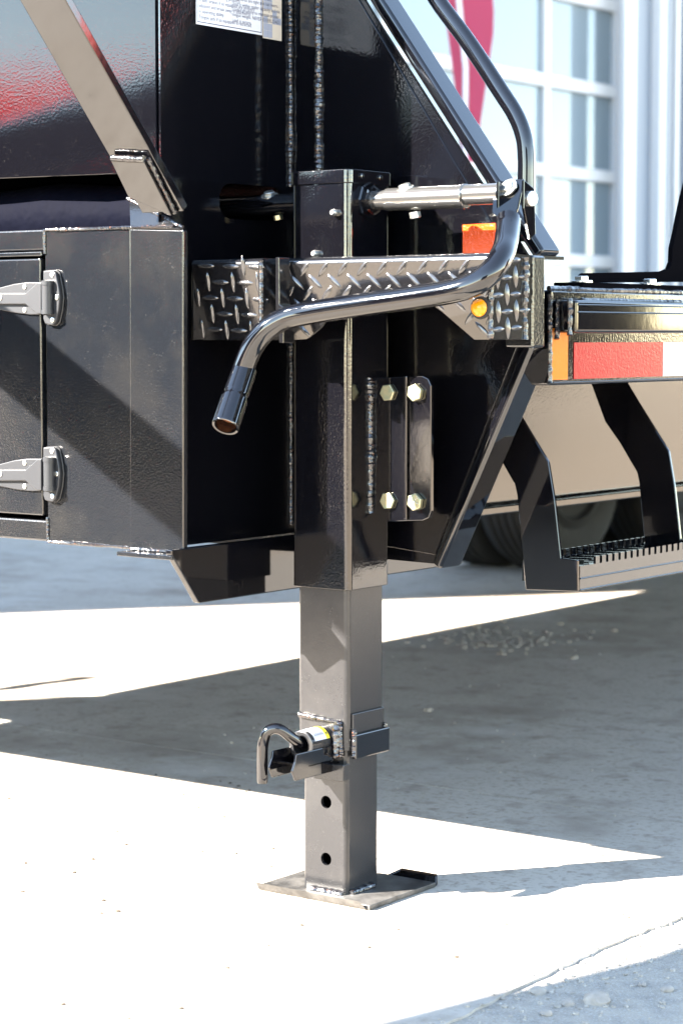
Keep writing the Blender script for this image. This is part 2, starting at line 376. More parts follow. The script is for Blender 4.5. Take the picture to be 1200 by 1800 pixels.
for k in range(6): obj('wall_rib', box(GX, GX + 0.06, wy(1158 + 16 * k), wy(1165 + 16 * k), 0, HB, 0.012), 'white_frame' if k == 1 else 'wall', shop)

# feather flag in front of the shop
FY = 7.6
flag = thing('feather_flag', 'pinkish red feather flag standing before the garage door', 'flag', V(XZ([(808, 700)], FY)[0]).xy.to_3d())
fp = XZ([(758, -160), (840, -150), (862, -40), (867, 20), (866, 60), (856, 130), (846, 200), (834, 285), (812, 285), (798, 150), (784, 40)], FY)
b = prism(fp, V((0, 0.004, 0)), 0); obj('cloth', b, 'flag', flag)
obj('pole', sweep([V((at(818, 300, 1, FY).x, FY - 0.02, 0)), at(818, 120, 1, FY - .02), at(806, 0, 1, FY - .02), at(785, -160, 1, FY - .02)], 0.016, 10), 'pole', flag)

# ------------------------------------------------------------------ trailer
XS, YB, YF, XR = -0.18, 0.10, -0.235, -0.128
XB, XL = 0.313, -2.53                                          # outer faces of the side beams
tr = thing('equipment_trailer', 'glossy black trailer nose with toolbox, tread plate bumper and side step', 'trailer', (-1.1, 0.5, 0))
ZT = 2.3
# side wall of the nose with its slotted hole
sw = obj('side_wall', prism([V((XS, y, z)) for y, z in ((YF + .004, .575), (YB, .575), (YB, ZT), (YF + .004, ZT))], V((-0.006, 0, 0)), 0), 'paint', tr)
sl0, sl1 = at(385, 352, 0, XS), at(512, 352, 0, XS)
hw = (at(420, 322, 0, XS).z - at(420, 384, 0, XS).z) / 2; zc = sl0.z
pts = []
for k in range(9):
    a = math.radians(90 + 22.5 * k); pts.append(V((XS + .05, sl0.y + hw + hw * math.cos(a), zc + hw * math.sin(a))))
for k in range(9):
    a = math.radians(-90 + 22.5 * k); pts.append(V((XS + .05, sl1.y - .015 - hw + hw * math.cos(a) , zc + hw * math.sin(a))))
cut(sw, [prism(pts, V((-0.1, 0, 0)), 0)])
# front bulkhead (pentagon) behind the jack
bpoly = XZ([(636, -120), (640, 0), (655, 25), (934, 462), (934, 600), (775, 992), (640, 1005)], YB)
bp = [V((XL, YB, .55)), V((XL, YB, ZT))] + [V((bpoly[1].x - .17, YB, ZT))] + bpoly[1:6] + [V((XS - .3, YB, .55))]
obj('bulkhead', prism(bp, V((0, 0.008, 0)), 0), 'paint', tr)
ov = XZ([(561, -140), (548, -140), (560, 980), (690, 980), (760, 975), (908, 595), (908, 455), (800, 285), (632, 0), (556, -130)], YB)
ovl = [V((at(562, 500, 1, YB).x, YB - .003, ZT)), V((at(562, 500, 1, YB).x, YB - .003, .575))] + [p - V((0, .003, 0)) for p in XZ([(766, 975), (915, 595), (915, 475), (800, 285), (632, 0)], YB)]
ovl.append(V((ovl[-1].x - .17 * 1.0, YB - .003, ZT)))
obj('bulkhead_face', prism(ovl, V((0, 0.0026, 0)), 0.0006, 1), 'paint', tr)
# sloping edge bars
def bar(p0, p1, w, d, name, m='smooth', bw=0.006, side=1):
    p0, p1 = V(p0), V(p1); t = (p1 - p0).normalized(); n = t.cross(V((0, 1, 0))).normalized() * side
    q = [p0, p0 + n * w, p0 + n * w + V((0, d, 0)), p0 + V((0, d, 0))]
    return obj(name, prism(q, p1 - p0, bw, 3), m, tr, smooth=True)
a0, a1 = at(648, 0, 1, YB - .012), at(938, 456, 1, YB - .012)
bar(a0 + (a0 - a1) * .5, a1, .021, .056, 'edge_bar', side=1 if True else -1)
c0, c1 = at(920, 600, 1, YB - .012), at(757, 992, 1, YB - .012)
bar(c0, c1, .019, .062, 'edge_bar', side=1)
# seams
weld(V((XS + .002, YB - .004, 1.16)), V((XS + .002, YB - .004, ZT)), .0048, tr)
weld(V((XS + .002, YB - .004, .59)), V((XS + .002, YB - .004, .90)), .0036, tr)
sx = at(560, 400, 1, YB - .004).x
weld(V((sx, YB - .004, 1.12)), V((sx, YB - .004, ZT)), .0068, tr)
# upper nose panel, roof of the toolbox and dark tarp in the gap
obj('nose_panel', prism([V((XL + .4, YF, 1.19)), V((XS - .006, YF, 1.165)), V((XS - .006, YF, ZT)), V((XL + .4, YF, ZT))], V((0, .006, 0)), 0.001, 1), 'nose', tr)
obj('nose_roof', box(XL, XS, YF + .01, YB - .002, ZT - .01, ZT, 0), 'paint', tr)
sweepP = []
for i in range(28):
    x = XL + .45 + (XS - .02 - XL - .45) * i / 27; sweepP.append(V((x, YF + .10, 1.105 + .006 * noise.noise(V((x * 5, 1, 0))))))
obj('rolled_tarp', sweep(sweepP, [.055 + .004 * math.sin(i * 1.7) for i in range(28)], 18), 'cloth', tr, smooth=True)
obj('hose', sweep(smooth_path([V((-.70, YF + .06, 1.19)), V((-.50, YF + .03, 1.182)), V((-.43, YF + .05, 1.186)), V((-.3, YF + .12, 1.19))]), .007, 10), 'hose', tr, smooth=True)

# toolbox
bx80 = at(81, 600, 1, YF).x; bx228 = at(228, 600, 1, YF).x; bx322 = at(322, 600, 1, YF - .005).x
zbt, ztp = .572, 1.083
xl2 = -2.09
obj('toolbox_face', box(bx80, bx228 + .004, YF, YF + .012, zbt, ztp, .002), 'dusty', tr)
pp = XZ([(228, 402), (322, 404), (322, 975), (228, 966)], YF - .003)
obj('corner_post', prism(pp, V((0, .012, 0)), .0025, 2), 'dusty', tr, smooth=True)
obj('toolbox_rail', box(xl2, bx80 - .002, YF + .001, YF + .03, ztp - .034, ztp, .003), 'dusty', tr)
obj('toolbox_rail', box(xl2, bx80 - .002, YF + .001, YF + .03, zbt, zbt + .034, .003), 'dusty', tr)
obj('toolbox_floor', box(xl2, XS - .01, YF + .03, YB - .002, zbt + .002, zbt + .008, 0), 'paint', tr)
obj('toolbox_lid', box(xl2, XS - .01, YF + .012, YB - .002, ztp - .006, ztp - .001, 0), 'paint', tr)
obj('toolbox_back', box(xl2, XS - .01, YB - .06, YB - .055, zbt + .01, ztp - .01, 0), 'paint', tr)
obj('toolbox_end', box(xl2 - .006, xl2, YF, YB - .002, zbt, ztp, 0), 'paint', tr)
zd0, zd1 = zbt + .042, ztp - .047
obj('lid_lip', box(xl2, bx80 - .004, YF - .004, YF + .02, ztp - .043, ztp - .036, .0015), 'dusty', tr)
door = obj('toolbox_door', box(xl2 + .9, bx80 - .007, YF - .004, YF + .02, zd0, zd1, .003), 'dusty', tr, smooth=True)
weld(V((bx80 + .004, YF - .001, ztp - .001)), V((bx322 - .02, YF - .003, ztp - .003)), .0028, tr)
weld(V((bx80 + .002, YF - .001, zbt)), V((bx228, YF - .001, zbt)), .0030, tr)
weld(V((bx80 + .001, YF - .001, zbt)), V((bx80 + .001, YF - .001, zbt + .04)), .0025, tr)
weld(V((bx80 + .001, YF - .001, ztp - .04)), V((bx80 + .001, YF - .001, ztp)), .0025, tr)
def hinge(yc):
    def q(x, y, d): return at(x, y + yc - 523, 1, YF - d)
    h = obj('hinge', prism([q(x, y, .003) for x, y in ((82, 476), (99, 475), (104, 480), (109, 505), (111, 523), (109, 545), (104, 566), (98, 572), (85, 569), (82, 560))], V((0, -.008, 0)), .002, 2), 'hinge', tr, smooth=True)
    obj('hinge_gasket', prism([q(x, y, .0) for x, y in ((83, 475), (103, 474), (108, 480), (113, 505), (115, 523), (113, 545), (108, 567), (102, 573), (85, 571))], V((0, -.0032, 0)), .001, 1), 'hinge_dark', h)
    st = [q(x, y, .005) for x, y in ((-60, 516), (-60, 538), (5, 545), (30, 550), (55, 553), (74, 553), (74, 496), (50, 496), (28, 499), (5, 505))]
    obj('hinge_strap', prism(st, V((0, -.004, 0)), .0015, 2), 'hinge', h, smooth=True)
    rb = [q(x, y, .009) for x, y in ((-60, 515), (-60, 535), (50, 535), (70, 552), (78, 552), (78, 496), (72, 496), (50, 515))]
    obj('hinge_rib', prism(rb, V((0, -.007, 0)), .002, 2), 'hinge', h, smooth=True)
    kx = at(84, 523, 1, YF - .016)
    zz0, zz1 = at(84, yc + 30, 1, YF - .016).z, at(84, yc - 30, 1, YF - .016).z
    bk = lathe([(.006, -.001), (.0105, .001), (.0105, .0075), (.0095, .0076), (.0095, zz1 - zz0 - .0076), (.0105, zz1 - zz0 - .0075), (.0105, zz1 - zz0 - .001), (.006, zz1 - zz0 + .001)], V((kx.x, YF - .016, zz0)), (0, 0, 1), 20)
    obj('hinge_barrel', bk, 'hinge', h, smooth=True)
    for x, y, d in ((92, 483, .0112), (100, 523, .0112), (93, 562, .0112), (44, 504, .0092), (44, 545, .0092), (1, 524, .0162)):
        s = lathe([(.0042, 0), (.0042, .001), (.003, .0016), (.0012, .0012)], q(x, y, d), (0, -1, 0), 14)
        obj('hinge_screw', s, 'zinc', h, smooth=True)
hinge(523); hinge(833)

# lower frame rail with its slanted nose, and the little shelf plate under the corner
ry0, ry1 = at(302, 978, 0, XR), at(350, 1062, 0, XR)
obj('frame_rail', prism([V((XR, ry0.y, .570)), V((XR, ry1.y, .488)), V((XR, .549, .488)), V((XR, .549, .545)), V((XR, .10, .578)), V((XR, ry0.y, .578))], V((-.012, 0, 0)), .002, 2), 'smooth', tr)
obj('frame_rail', prism([V((xl2, ry0.y, .570)), V((xl2, ry1.y, .488)), V((xl2, .549, .488)), V((xl2, .549, .545)), V((xl2, ry0.y, .578))], V((.07, 0, 0)), .002, 2), 'smooth', tr)
obj('shelf_plate', prism([V((x, y, .5685)) for x, y in ((at(205, 975, 1, -.268).x, -.268), (at(302, 985, 1, -.272).x, -.272), (at(318, 975, 1, -.240).x, -.240), (at(235, 970, 1, -.238).x, -.238))], V((0, 0, -.007)), .001, 1), 'dusty', tr)
weld(V((at(232, 970, 1, -.24).x, -.241, .571)), V((bx322 - .008, -.241, .571)), .003, tr)

# beams, deck, cross members
obj('side_beam', box(XB - .06, XB, .13, 7.2, .832, .982, .004), 'paint', tr, smooth=True)
obj('side_beam', box(XL, XL + .06, .13, 7.2, .832, .982, .004), 'paint', tr)
obj('deck', box(XL + .06, XB - .06, .13, 7.2, .93, .965, 0), 'paint', tr)
for k in range(9): obj('cross_member', box(XL + .06, XB - .06, .6 + k * .75, .65 + k * .75, .84, .93, 0), 'paint', tr)
XW = -0.10
wb = obj('main_beam', box(XW - .008, XW, .12, 7.2, .60, .93, 0), 'paint', tr)
obj('bottom_flange', box(XW - .06, XW + .035, .12, 7.2, .582, .596, .002), 'smooth', wb)
wb2 = obj('main_beam', box(-2.108, -2.10, .12, 7.2, .80, .93, 0), 'paint', tr)
# rub rail on the near beam
ry = at(1013, 555, 0, XB + .04).y
rt, rb_ = at(1013, 527, 0, XB + .04).z, at(1013, 585, 0, XB + .04).z
obj('rub_rail', box(XB + .001, XB + .04, ry, 3.2, rb_, rt, .005, 3), 'smooth', tr, smooth=True)
for zz in (rt - .0075, rt - .019):
    obj('rub_rail_glint', sweep([V((XB + .0402, ry + .003, zz)), V((XB + .0402, 3.19, zz))], .0013, 8), 'smooth', tr, smooth=True)  # thin beads added to draw the reflected white lines along the rail
weld(V((XB + .03, ry - .004, rb_ - .004)), V((XB + .03, ry - .004, rt + .002)), .0050, tr, .013)
weld(V((XB + .008, ry - .006, rb_ - .010)), V((XB + .008, ry - .004, rt)), .0045, tr, .013)
weld(V((XB, .126, .835)), V((XB, .126, .975)), .0042, tr, .014)
weld(V((XB - .004, .128, .984)), V((XB - .004, 1.2, .984)), .0045, tr, .012)
weld(V((XB + .018, ry + .05, rt + .001)), V((XB + .018, 1.2, rt + .001)), .0038, tr, .012)
# tapes on the beam
def tape(x0, x1, y0, y1, m, label, name='reflective_tape'):
    p = YZ([(x0, y0)], XB)[0]; q = YZ([(x1, y1)], XB)[0]
    return obj(name, box(XB + .0004, XB + .0012, p.y, q.y, q.z, p.z, 0), m, tr, label=label)
tape(969, 996, 577, 667, 'amber', 'short amber reflective tape')
za, zb_ = at(1010, 602, 0, XB).z, at(1010, 664, 0, XB).z
for i, (x0, x1, mm, lb) in enumerate(((1007, 1163, 'red_tape', 'red reflective tape'), (1163.5, 1330, 'white_tape', 'white reflective tape'))):
    obj('reflective_tape', box(XB + .0004, XB + .0012, at(x0, 630, 0, XB).y, at(x1, 630, 0, XB).y, zb_ - .002, za, 0), mm, tr, label=lb)
for zz in (.8365,):
    obj('beam_bead', sweep([V((XB + .0013, .135, zz)), V((XB + .0013, 3.2, zz))], .0009, 8), 'smooth', tr, smooth=True)
# bracket bolted on top of the beam
XK = XB - .028
bk0 = at(1000, 506, 0, XK).y
obj('bracket_base', box(XK - .03, XB - .002, bk0, 1.35, .986, .996, .0015), 'matte', tr)
arm = YZ([(1024, 497), (1023, 484), (1028, 480), (1165, 477), (1176, 472), (1181, 460), (1182, 436), (1188, 410), (1201, 345), (1216, 290), (1290, 290), (1290, 495)], XK - .012)
obj('tarp_arm_bracket', prism(arm, V((-.010, 0, 0)), .001, 1), 'matte', tr)
for px in (1021, 1141, 1290): bolt(V((XK + .010, at(px, 495, 0, XK + .010).y, .9965)), (0, 0, 1), .0125, .0095, 'zinc', tr, washer=True, spin=.3)

# tread plate bumper
YP, YP1 = -.130, -.170
def lipbox(x0, x1, yp, zt, bm, depth):
    r = .010; prof = [(yp, zt - r)]
    for k in range(1, 7):
        a = math.radians(180 - 15 * k); prof.append((yp + r + r * math.cos(a), zt - r + r * math.sin(a)))
    prof += [(yp + depth, zt), (yp + depth, zt - .005), (yp + r, zt - .005), (yp + .005, zt - r)]
    merge(bm, prism([V((x0, y, z)) for y, z in prof], V((x1 - x0, 0, 0)), 0))
XC = at(862, 540, 1, YP).x
fpz = [(487, 458), (862, 458), (862, 597), (815, 597), (765, 548), (735, 524), (600, 524), (575, 540), (548, 575), (520, 596), (487, 598)]
fw = XZ(fpz, YP); zt2 = at(675, 449, 1, YP).z
fw[0].z = fw[1].z = zt2 - .010; fw[1].x = fw[2].x = XC - .002
b = prism(fw, V((0, .005, 0)), 0); lipbox(fw[0].x, XC - .002, YP, zt2, b, .21)
bump = obj('tread_plate', b, 'tread', tr, smooth=True)
lugs(bump, V((0, YP, 0)), V((1, 0, 0)), V((0, 0, 1)), [(p.x, p.z + (.006 if i < 2 else 0)) for i, p in enumerate(fw)], .0262, math.radians(45), .004)
f1 = XZ([(337, 470), (458, 470), (458, 598), (336, 598)], YP1); zt1 = at(400, 455, 1, YP1).z
f1[0].z = f1[1].z = zt1 - .010; f1[2].z = f1[3].z = (f1[2].z + f1[3].z) / 2
b = prism(f1, V((0, .005, 0)), 0); lipbox(f1[0].x, f1[1].x, YP1, zt1, b, .10)
bump1 = obj('tread_plate', b, 'tread', tr, smooth=True)
lugs(bump1, V((0, YP1, 0)), V((1, 0, 0)), V((0, 0, 1)), [(p.x, p.z + (.004 if i < 2 else 0)) for i, p in enumerate(f1)], .0250, math.radians(-2), .006)
obj('tread_plate_return', box(f1[1].x - .006, f1[1].x, YP1 + .006, YP + .02, f1[2].z, zt1 - .004, .001), 'tread', tr)
obj('tread_plate_return', box(f1[0].x - .004, f1[0].x, YP1 + .004, YP + .14, f1[2].z, zt1 - .006, .001), 'tread', tr)
weld(V((f1[1].x, YP1 + .001, f1[2].z + .003)), V((f1[1].x, YP1 + .001, zt1 - .004)), .0042, tr, .012)
YE3 = at(936, 540, 0, XC).y
s3 = [V((XC, y, z)) for y, z in ((YP + .004, zt2 - .002), (YE3, zt2 - .002), (YE3, .905), (YE3, fw[2].z), (YP + .004, fw[2].z))]
bump3 = obj('tread_plate', prism(s3, V((-.005, 0, 0)), 0), 'tread', tr)
lugs(bump3, V((XC, 0, 0)), V((0, 1, 0)), V((0, 0, 1)), [(p.y, p.z) for p in s3], .0250, math.radians(3), .006)
weld(V((XC - .001, YP + .001, fw[2].z + .003)), V((XC - .001, YP + .001, zt2 - .006)), .0045, tr, .012)
ye = at(922, 540, 0, XC).y
weld(V((XC, ye, fw[2].z)), V((XC, ye, zt2 - .004)), .0055, tr, .014)
obj('bumper_end', box(XC - .045, XC + .004, at(936, 540, 0, XC + .004).y, at(957, 540, 0, XC + .004).y, fw[2].z - .012, zt2 - .001, .003, 2), 'dusty', tr)
hk = XZ([(484, 452), (490, 452), (491, 535), (498, 540), (498, 603), (490, 603), (489, 560), (484, 545)], YP - .03)
obj('crank_holder', prism(hk, V((0, .028, 0)), .001, 1), 'tread', tr)
for o_ in (bump, bump1):                                    # the bumper skin leans: its lower edge sits a little further back
    zt_ = zt2 - .010 if o_ is bump else zt1 - .010
    for v in o_.data.vertices:
        if v.co.z < zt_ - .0001: v.co.y += (zt_ - v.co.z) * .24
    Rt = Matrix.Rotation(math.atan(.24), 4, 'X')
    for c in o_.children:
        mm = c.matrix_basis.copy(); p = mm.translation.copy(); p.y += max(0, zt_ - p.z) * .24
        rr = (Rt @ mm.to_3x3().to_4x4()); rr.translation = p; c.matrix_basis = rr
# marker lamp and reflectors on the bumper and bulkhead
pl = at(846, 541, 1, YP - .002)
ml = obj('marker_lamp', lathe([(.0165, 0), (.0170, .003), (.0155, .006), (.0130, .0065)], pl, (0, -1, 0), 28), 'rubber', tr, smooth=True)
obj('lens', lathe([(.0132, .005), (.0128, .009), (.0105, .0125), (.006, .0148), (.001, .0155)], pl, (0, -1, 0), 28), 'lens', ml, smooth=True)
rq = XZ([(812, 395), (870, 392), (874, 445), (812, 445)], YB - .006)
obj('reflector', prism(rq, V((0, .0025, 0)), .0006, 1), 'orange', tr, label='orange rectangular reflector')

# diagonal neck brace: a flat bar leaning forward and up
X2, X1 = -.120, -.205
e0 = at(323, 372, 0, X2); e1 = at(115, 0, 0, X2); dv = (e1 - e0); dv.x = 0
nv = V((1, 0, 0)).cross(dv).normalized()
if nv.y > 0: nv = -nv                                   # lower, forward face
p0 = V((X1, e0.y, e0.z)); 
obj('neck_brace', prism([p0, V((X2, e0.y, e0.z)), V((X2, e0.y, e0.z)) - nv * .014, p0 - nv * .014], dv * 2.4, .0015, 2), 'smooth', tr)
du = dv.normalized(); P0 = V((X2, e0.y, e0.z)) + nv * .0115
def on_brace(px, py):
    r = FW * F_PX + R_ * (px - 600) + UP * (900 - py); return CAM + r * ((P0 - CAM).dot(nv) / r.dot(nv))
ft = [on_brace(x, y) for x, y in ((195, 283), (254, 286), (301, 380), (226, 347))]
obj('brace_foot', prism(ft, nv * -.0112, .0012, 2), 'smooth', tr)
weld(ft[0] - nv * .004 + du * .003, ft[1] - nv * .004 + du * .003, .0055, tr, .009)
weld(ft[1] - nv * .008 + V((.003, 0, 0)), ft[2] - nv * .008 + V((.003, 0, 0)), .004, tr, .012)
cpt = [at(229, 401, 1, YF - .003), at(319, 403, 1, YF - .003), at(227, 349, 1, YF + .030)]
obj('corner_cap', prism(cpt, V((0, .010, -.004)), .0008, 1), 'dusty', tr)
weld(cpt[2] + V((0, -.003, 0)), cpt[1] + V((0, .004, .003)), .0035, tr, .011)

# gooseneck beams running forward overhead
nb = [(-.24, 1.10), (-.72, 1.232), (-1.245, 1.386), (-1.8, 1.56), (-2.1, 1.529), (-2.28, 1.455), (-2.62, 1.33)]
nk = [V((-.9, y, z)) for y, z in nb] + [V((-.9, y, z + (.30 if y < -2 else .10))) for y, z in nb[::-1]]
obj('gooseneck_beam', prism(nk, V((-.08, 0, 0)), .003, 1), 'paint', tr)
obj('coupler', lathe([(.06, 0), (.06, .55), (.05, .56)], V((-.94, -2.72, .80)), (0, 0, 1), 20), 'paint', tr, smooth=True)

# grab bar
gb = smooth_path([at(735, -60, 1, .14), at(768, 0, 1, .14), at(823, 75, 1, .14), at(879, 160, 1, .14), at(906, 203, 1, .14), at(920, 240, 1, .14), at(924, 275, 1, .14), at(924, 330, 1, .14), at(924, 425, 1, .14)], 8)
obj('grab_bar', sweep(gb, .0138, 22), 'smooth', tr, smooth=True)

# side step
st = obj('side_step', prism(XZ([(870, 668), (905, 716), (963, 812), (974, 880), (985, 981), (1014, 985), (1015, 1040), (923, 1037), (908, 870), (904, 852), (872, 795), (845, 755), (812, 668)], .20), V((0, .006, 0)), .0012, 1), 'smooth', tr)
SX = at(1015, 1012, 1, .20).x; sz0, sz1 = at(1015, 1040, 1, .20).z, at(1015, 985, 1, .20).z
h2 = at(1195, 945, 0, at(985, 981, 1, .20).x); dY = h2.y - .20
hp = XZ([(840, 600), (870, 655), (905, 716), (963, 812), (974, 880), (985, 981), (1014, 985), (1015, 1040), (923, 1037), (908, 870), (904, 852), (872, 795), (845, 755), (790, 600)], .20)
obj('step_hanger', prism([p + V((0, dY, 0)) for p in hp], V((0, .006, 0)), .0012, 1), 'smooth', st)
ln = dY + .02; n = int(ln / .0205); y = .2065; top = []
pr = [V((SX, y, sz0)), V((SX, y + ln, sz0))]
up = []
for k in range(n + 1):
    ya = y + .050 + k * .0205
    if ya + .0125 > y + ln: break
    up += [(ya, sz1 - .010), (ya, sz1 + .002), (ya + .0125, sz1 + .002), (ya + .0125, sz1 - .010)]
face = [V((SX, y, sz0)), V((SX, y + ln, sz0)), V((SX, y + ln, sz1 - .010))] + [V((SX, a, c)) for a, c in up[::-1]] + [V((SX, y, sz1 - .010))]
obj('step_face', prism(face, V((-.004, 0, 0)), 0), 'smooth', st)
xin = SX - .105
obj('step_tread', box(xin, SX - .004, y, y + ln, sz1 - .016, sz1 - .010, .001), 'smooth', st)
back = [V((xin, y, sz0 + .01)), V((xin, y + ln, sz0 + .01)), V((xin, y + ln, sz1 - .008))] + [V((xin, a, c)) for a, c in up[::-1]] + [V((xin, y, sz1 - .008))]
obj('step_face', prism(back, V((-.004, 0, 0)), 0), 'smooth', st)
for k in range(n // 2):
    ya = y + .03 + k * .041
    obj('step_ridge', prism([V((xin + .015, ya, sz1 - .0098)), V((xin + .019, ya - .004, sz1 - .0098)), V((SX - .018, ya + .030, sz1 - .0098)), V((SX - .022, ya + .034, sz1 - .0098))], V((0, 0, .004)), .001, 1), 'smooth', st)
for zz in (sz0 + .0205, sz0 + .002): obj('step_bead', sweep([V((SX + .0003, y, zz)), V((SX + .0003, y + ln, zz))], .0013, 8), 'smooth', st, smooth=True)

# wheels seen below the beam
def wheel(x, yc, R=.40, W=.24):
    t = []
    prof = [(R * .56, -W / 2 + .015), (R * .62, -W / 2), (R * .86, -W / 2 - .004), (R * .96, -W / 2 + .02), (R, -W / 2 + .05)]
    for g in range(4):
        u = -W / 2 + .07 + g * .035; prof += [(R, u), (R - .009, u + .003), (R - .009, u + .008), (R, u + .011)]
    prof += [(R, W / 2 - .05), (R * .96, W / 2 - .02), (R * .86, W / 2 + .004), (R * .62, W / 2), (R * .56, W / 2 - .015)]
    wh = obj('wheel', lathe(prof, V((x, yc, R)), (1, 0, 0), 48), 'rubber', tr, smooth=True)
    for s in (-1, 1):
        obj('rim', lathe([(R * .59, 0), (R * .60, .008), (R * .52, .016), (R * .40, -.03), (R * .16, -.035), (R * .15, .03), (R * .05, .035)], V((x + s * (W / 2 - .012), yc, R)), (s, 0, 0), 36), 'rim', wh, smooth=True)
for x in (-2.36, -.02):
    for yc in (4.55, 5.45): wheel(x, yc)
wheel(-2.62, 4.55); wheel(-2.62, 5.45)
for yc in (4.55, 5.45): obj('axle', sweep([V((-2.3, yc, .40)), V((-.1, yc, .40))], .05, 14), 'paint', tr, smooth=True)

# hoses and a strap sagging under the far side, seen only by their shadows
def hang(px, r, z, dz=0.0):
    q = [at(x, y, 2, 0) - V((1.015 * (z + dz * i), 1.343 * (z + dz * i), 0)) + V((0, 0, z + dz * i)) for i, (x, y) in enumerate(px)]
    obj('hose', sweep(smooth_path(q, 8), r, 10), 'matte', tr, smooth=True)
hang([(-60, 1229), (60, 1226), (170, 1224), (260, 1222), (330, 1216)], .007, .42)
hang([(-80, 1198), (40, 1196), (140, 1190), (280, 1184), (400, 1178)], .006, .44)
hang([(-90, 1216), (0, 1212), (60, 1203), (110, 1197), (150, 1192)], .020, .40)
# decals on the side wall
XD = XS + .0008
dq = [at(345, 42, 0, XD), at(461, 62, 0, XD), at(495, 68, 0, XD)]
zd = (dq[0].z + dq[1].z) / 2
dec = obj('instruction_decal', box(XS + .0003, XD, dq[0].y, dq[1].y, zd, zd + .30, 0), 'decal', tr, label='white decal with a checklist in two columns')
ey, ez = V((0, 1, 0)), V((0, 0, 1)); XT = XD + .0003
for y0, y1, z0_, z1_ in ((dq[0].y + .002, dq[1].y - .002, zd + .0035, zd + .0048), (dq[0].y + .002, dq[0].y + .0033, zd + .0049, zd + .29), (dq[1].y - .0033, dq[1].y - .002, zd + .0049, zd + .29)):
    obj('border_line', box(XD + .0001, XT, y0, y1, z0_, z1_, 0), 'ink', dec)
LT = ['in operating ability.', 'Hitch is locked and secure.', 'Coupler is properly secured and', 'where is locking safety.', 'Safety chains are properly rigged and', 'where is locking safety.', 'All lights are working properly.', 'Trailer brakes if so equipped are properly', 'adjusted and break away is attached to', 'in operating ability.', 'Tongue jack if so equipped is retracted.']
RT = ['Wheel lug nuts are properly tightened.', 'Tires are inflated to pressure indicated', 'on tire.', 'All gates, doors, and latches are secure.', 'Under carriage bolts, nuts and', 'headboards are tight and not worn.', 'Load is within trailer capacity and tie', 'Loaded properly to maintain proper', 'tongue weight. NEVER OVERLOAD.', 'Load is secure.']
wcol = (dq[1].y - dq[0].y)
text('\n'.join(LT), .0084, V((XT, dq[0].y + .006, zd + .010 + .0088 * (len(LT) - 1))), ey, ez, 'ink', dec, sp=1.05)
text('\n'.join(RT), .0084, V((XT, dq[0].y + wcol * .53, zd + .014 + .0088 * (len(RT) - 1))), ey, ez, 'ink', dec, sp=1.05)
de2 = obj('pattern_decal', box(XS + .0003, XD, dq[1].y + .002, dq[2].y, zd - .004, zd + .30, 0), 'decal_cream', tr, label='cream decal strip with grey stepped blocks')
cw = (dq[2].y - dq[1].y - .004) / 4
for i in range(4):
    for j in range(24):
        if (i + 2 * (j // 2)) % 4 in (0, 1) and not (i % 2 == 1 and j % 4 == 3) or (i % 2 == 0 and j % 4 == 2):
            obj('printed_block', box(XD + .0001, XT, dq[1].y + .003 + cw * i, dq[1].y + .003 + cw * (i + 1) - .0004, zd - .002 + .0115 * j, zd + .0091 + .0115 * j, 0), 'decal_grey', de2)

# ------------------------------------------------------------------ landing jack
jk = thing('landing_jack', 'square black drop leg jack standing on its foot plate on the concrete', 'trailer jack', (0, 0, 0))
H4, H35, H3 = .0508, .0438, .0378; JX, JY_ = -.0067, .0067
ZJ = 1.171
obj('outer_tube', tubez(.0575, .011, .5055, ZJ - .018, JX, JY_, bw=.001), 'peel', jk, smooth=True)
cap = obj('gearbox_cap', tubez(.0605, .012, ZJ - .022, ZJ, JX, JY_, bw=.0015), 'peel', jk, smooth=True)
for y in (-.022, .028): obj('cap_screw', lathe([(.005, 0), (.0048, .003), (.002, .0045)], V((H4 + .003, y, ZJ - .010)), (1, 0, 0), 14), 'paint', cap, smooth=True)
for px, py in ((590, 374), (557, 446)):
    obj('stud', lathe([(.0052, 0), (.0052, .009), (.0035, .0115)], at(px, py, 1, -H4), (0, -1, 0), 14), 'zinc', jk, smooth=True)
obj('inner_tube', tubez(.0505, .009, .245, .515, JX, JY_, bw=.001), 'leg', jk, smooth=True)
leg = obj('drop_leg', tubez(.0445, .008, .007, .29, JX, JY_), 'leg', jk, smooth=True)
hz = [at(573, 1410, 1, -H3), at(573, 1510, 1, -H3)]
cut(leg, [tubez(.0385, .004, -.01, .285, JX, JY_)])
cut(leg, [lathe([(.0105, -.02), (.0105, .02)], h, (0, 1, 0), 28) for h in hz])
for p in leg.data.polygons: p.use_smooth = True
leg.data.set_sharp_from_angle(angle=math.radians(30)); weight_normals(leg.data)
# collar block at the lower end of the inner tube
obj('collar_block', prism(XZ([(545, 1340), (604, 1345), (603, 1374), (592, 1374), (548, 1368)], -H3 - .018), V((0, .017, 0)), .0015), 'leg', jk)
obj('strap_pad', box(H35, H35 + .004, -.034, .052, .255, .305, .0015), 'leg', jk)
sp = [(H35 + .003, -.036), (H35 + .003, .046), (-.03, .046), (-.03, .041), (H35 - .001, .041), (H35 - .001, -.036)]
obj('strap', box(H35 + .002, H35 + .011, -.036, .058, .232, .272, .002), 'smooth', jk)
for y in (-.034, .052): weld(V((H35 + .006, y, .236)), V((H35 + .006, y, .279)), .0042, jk)
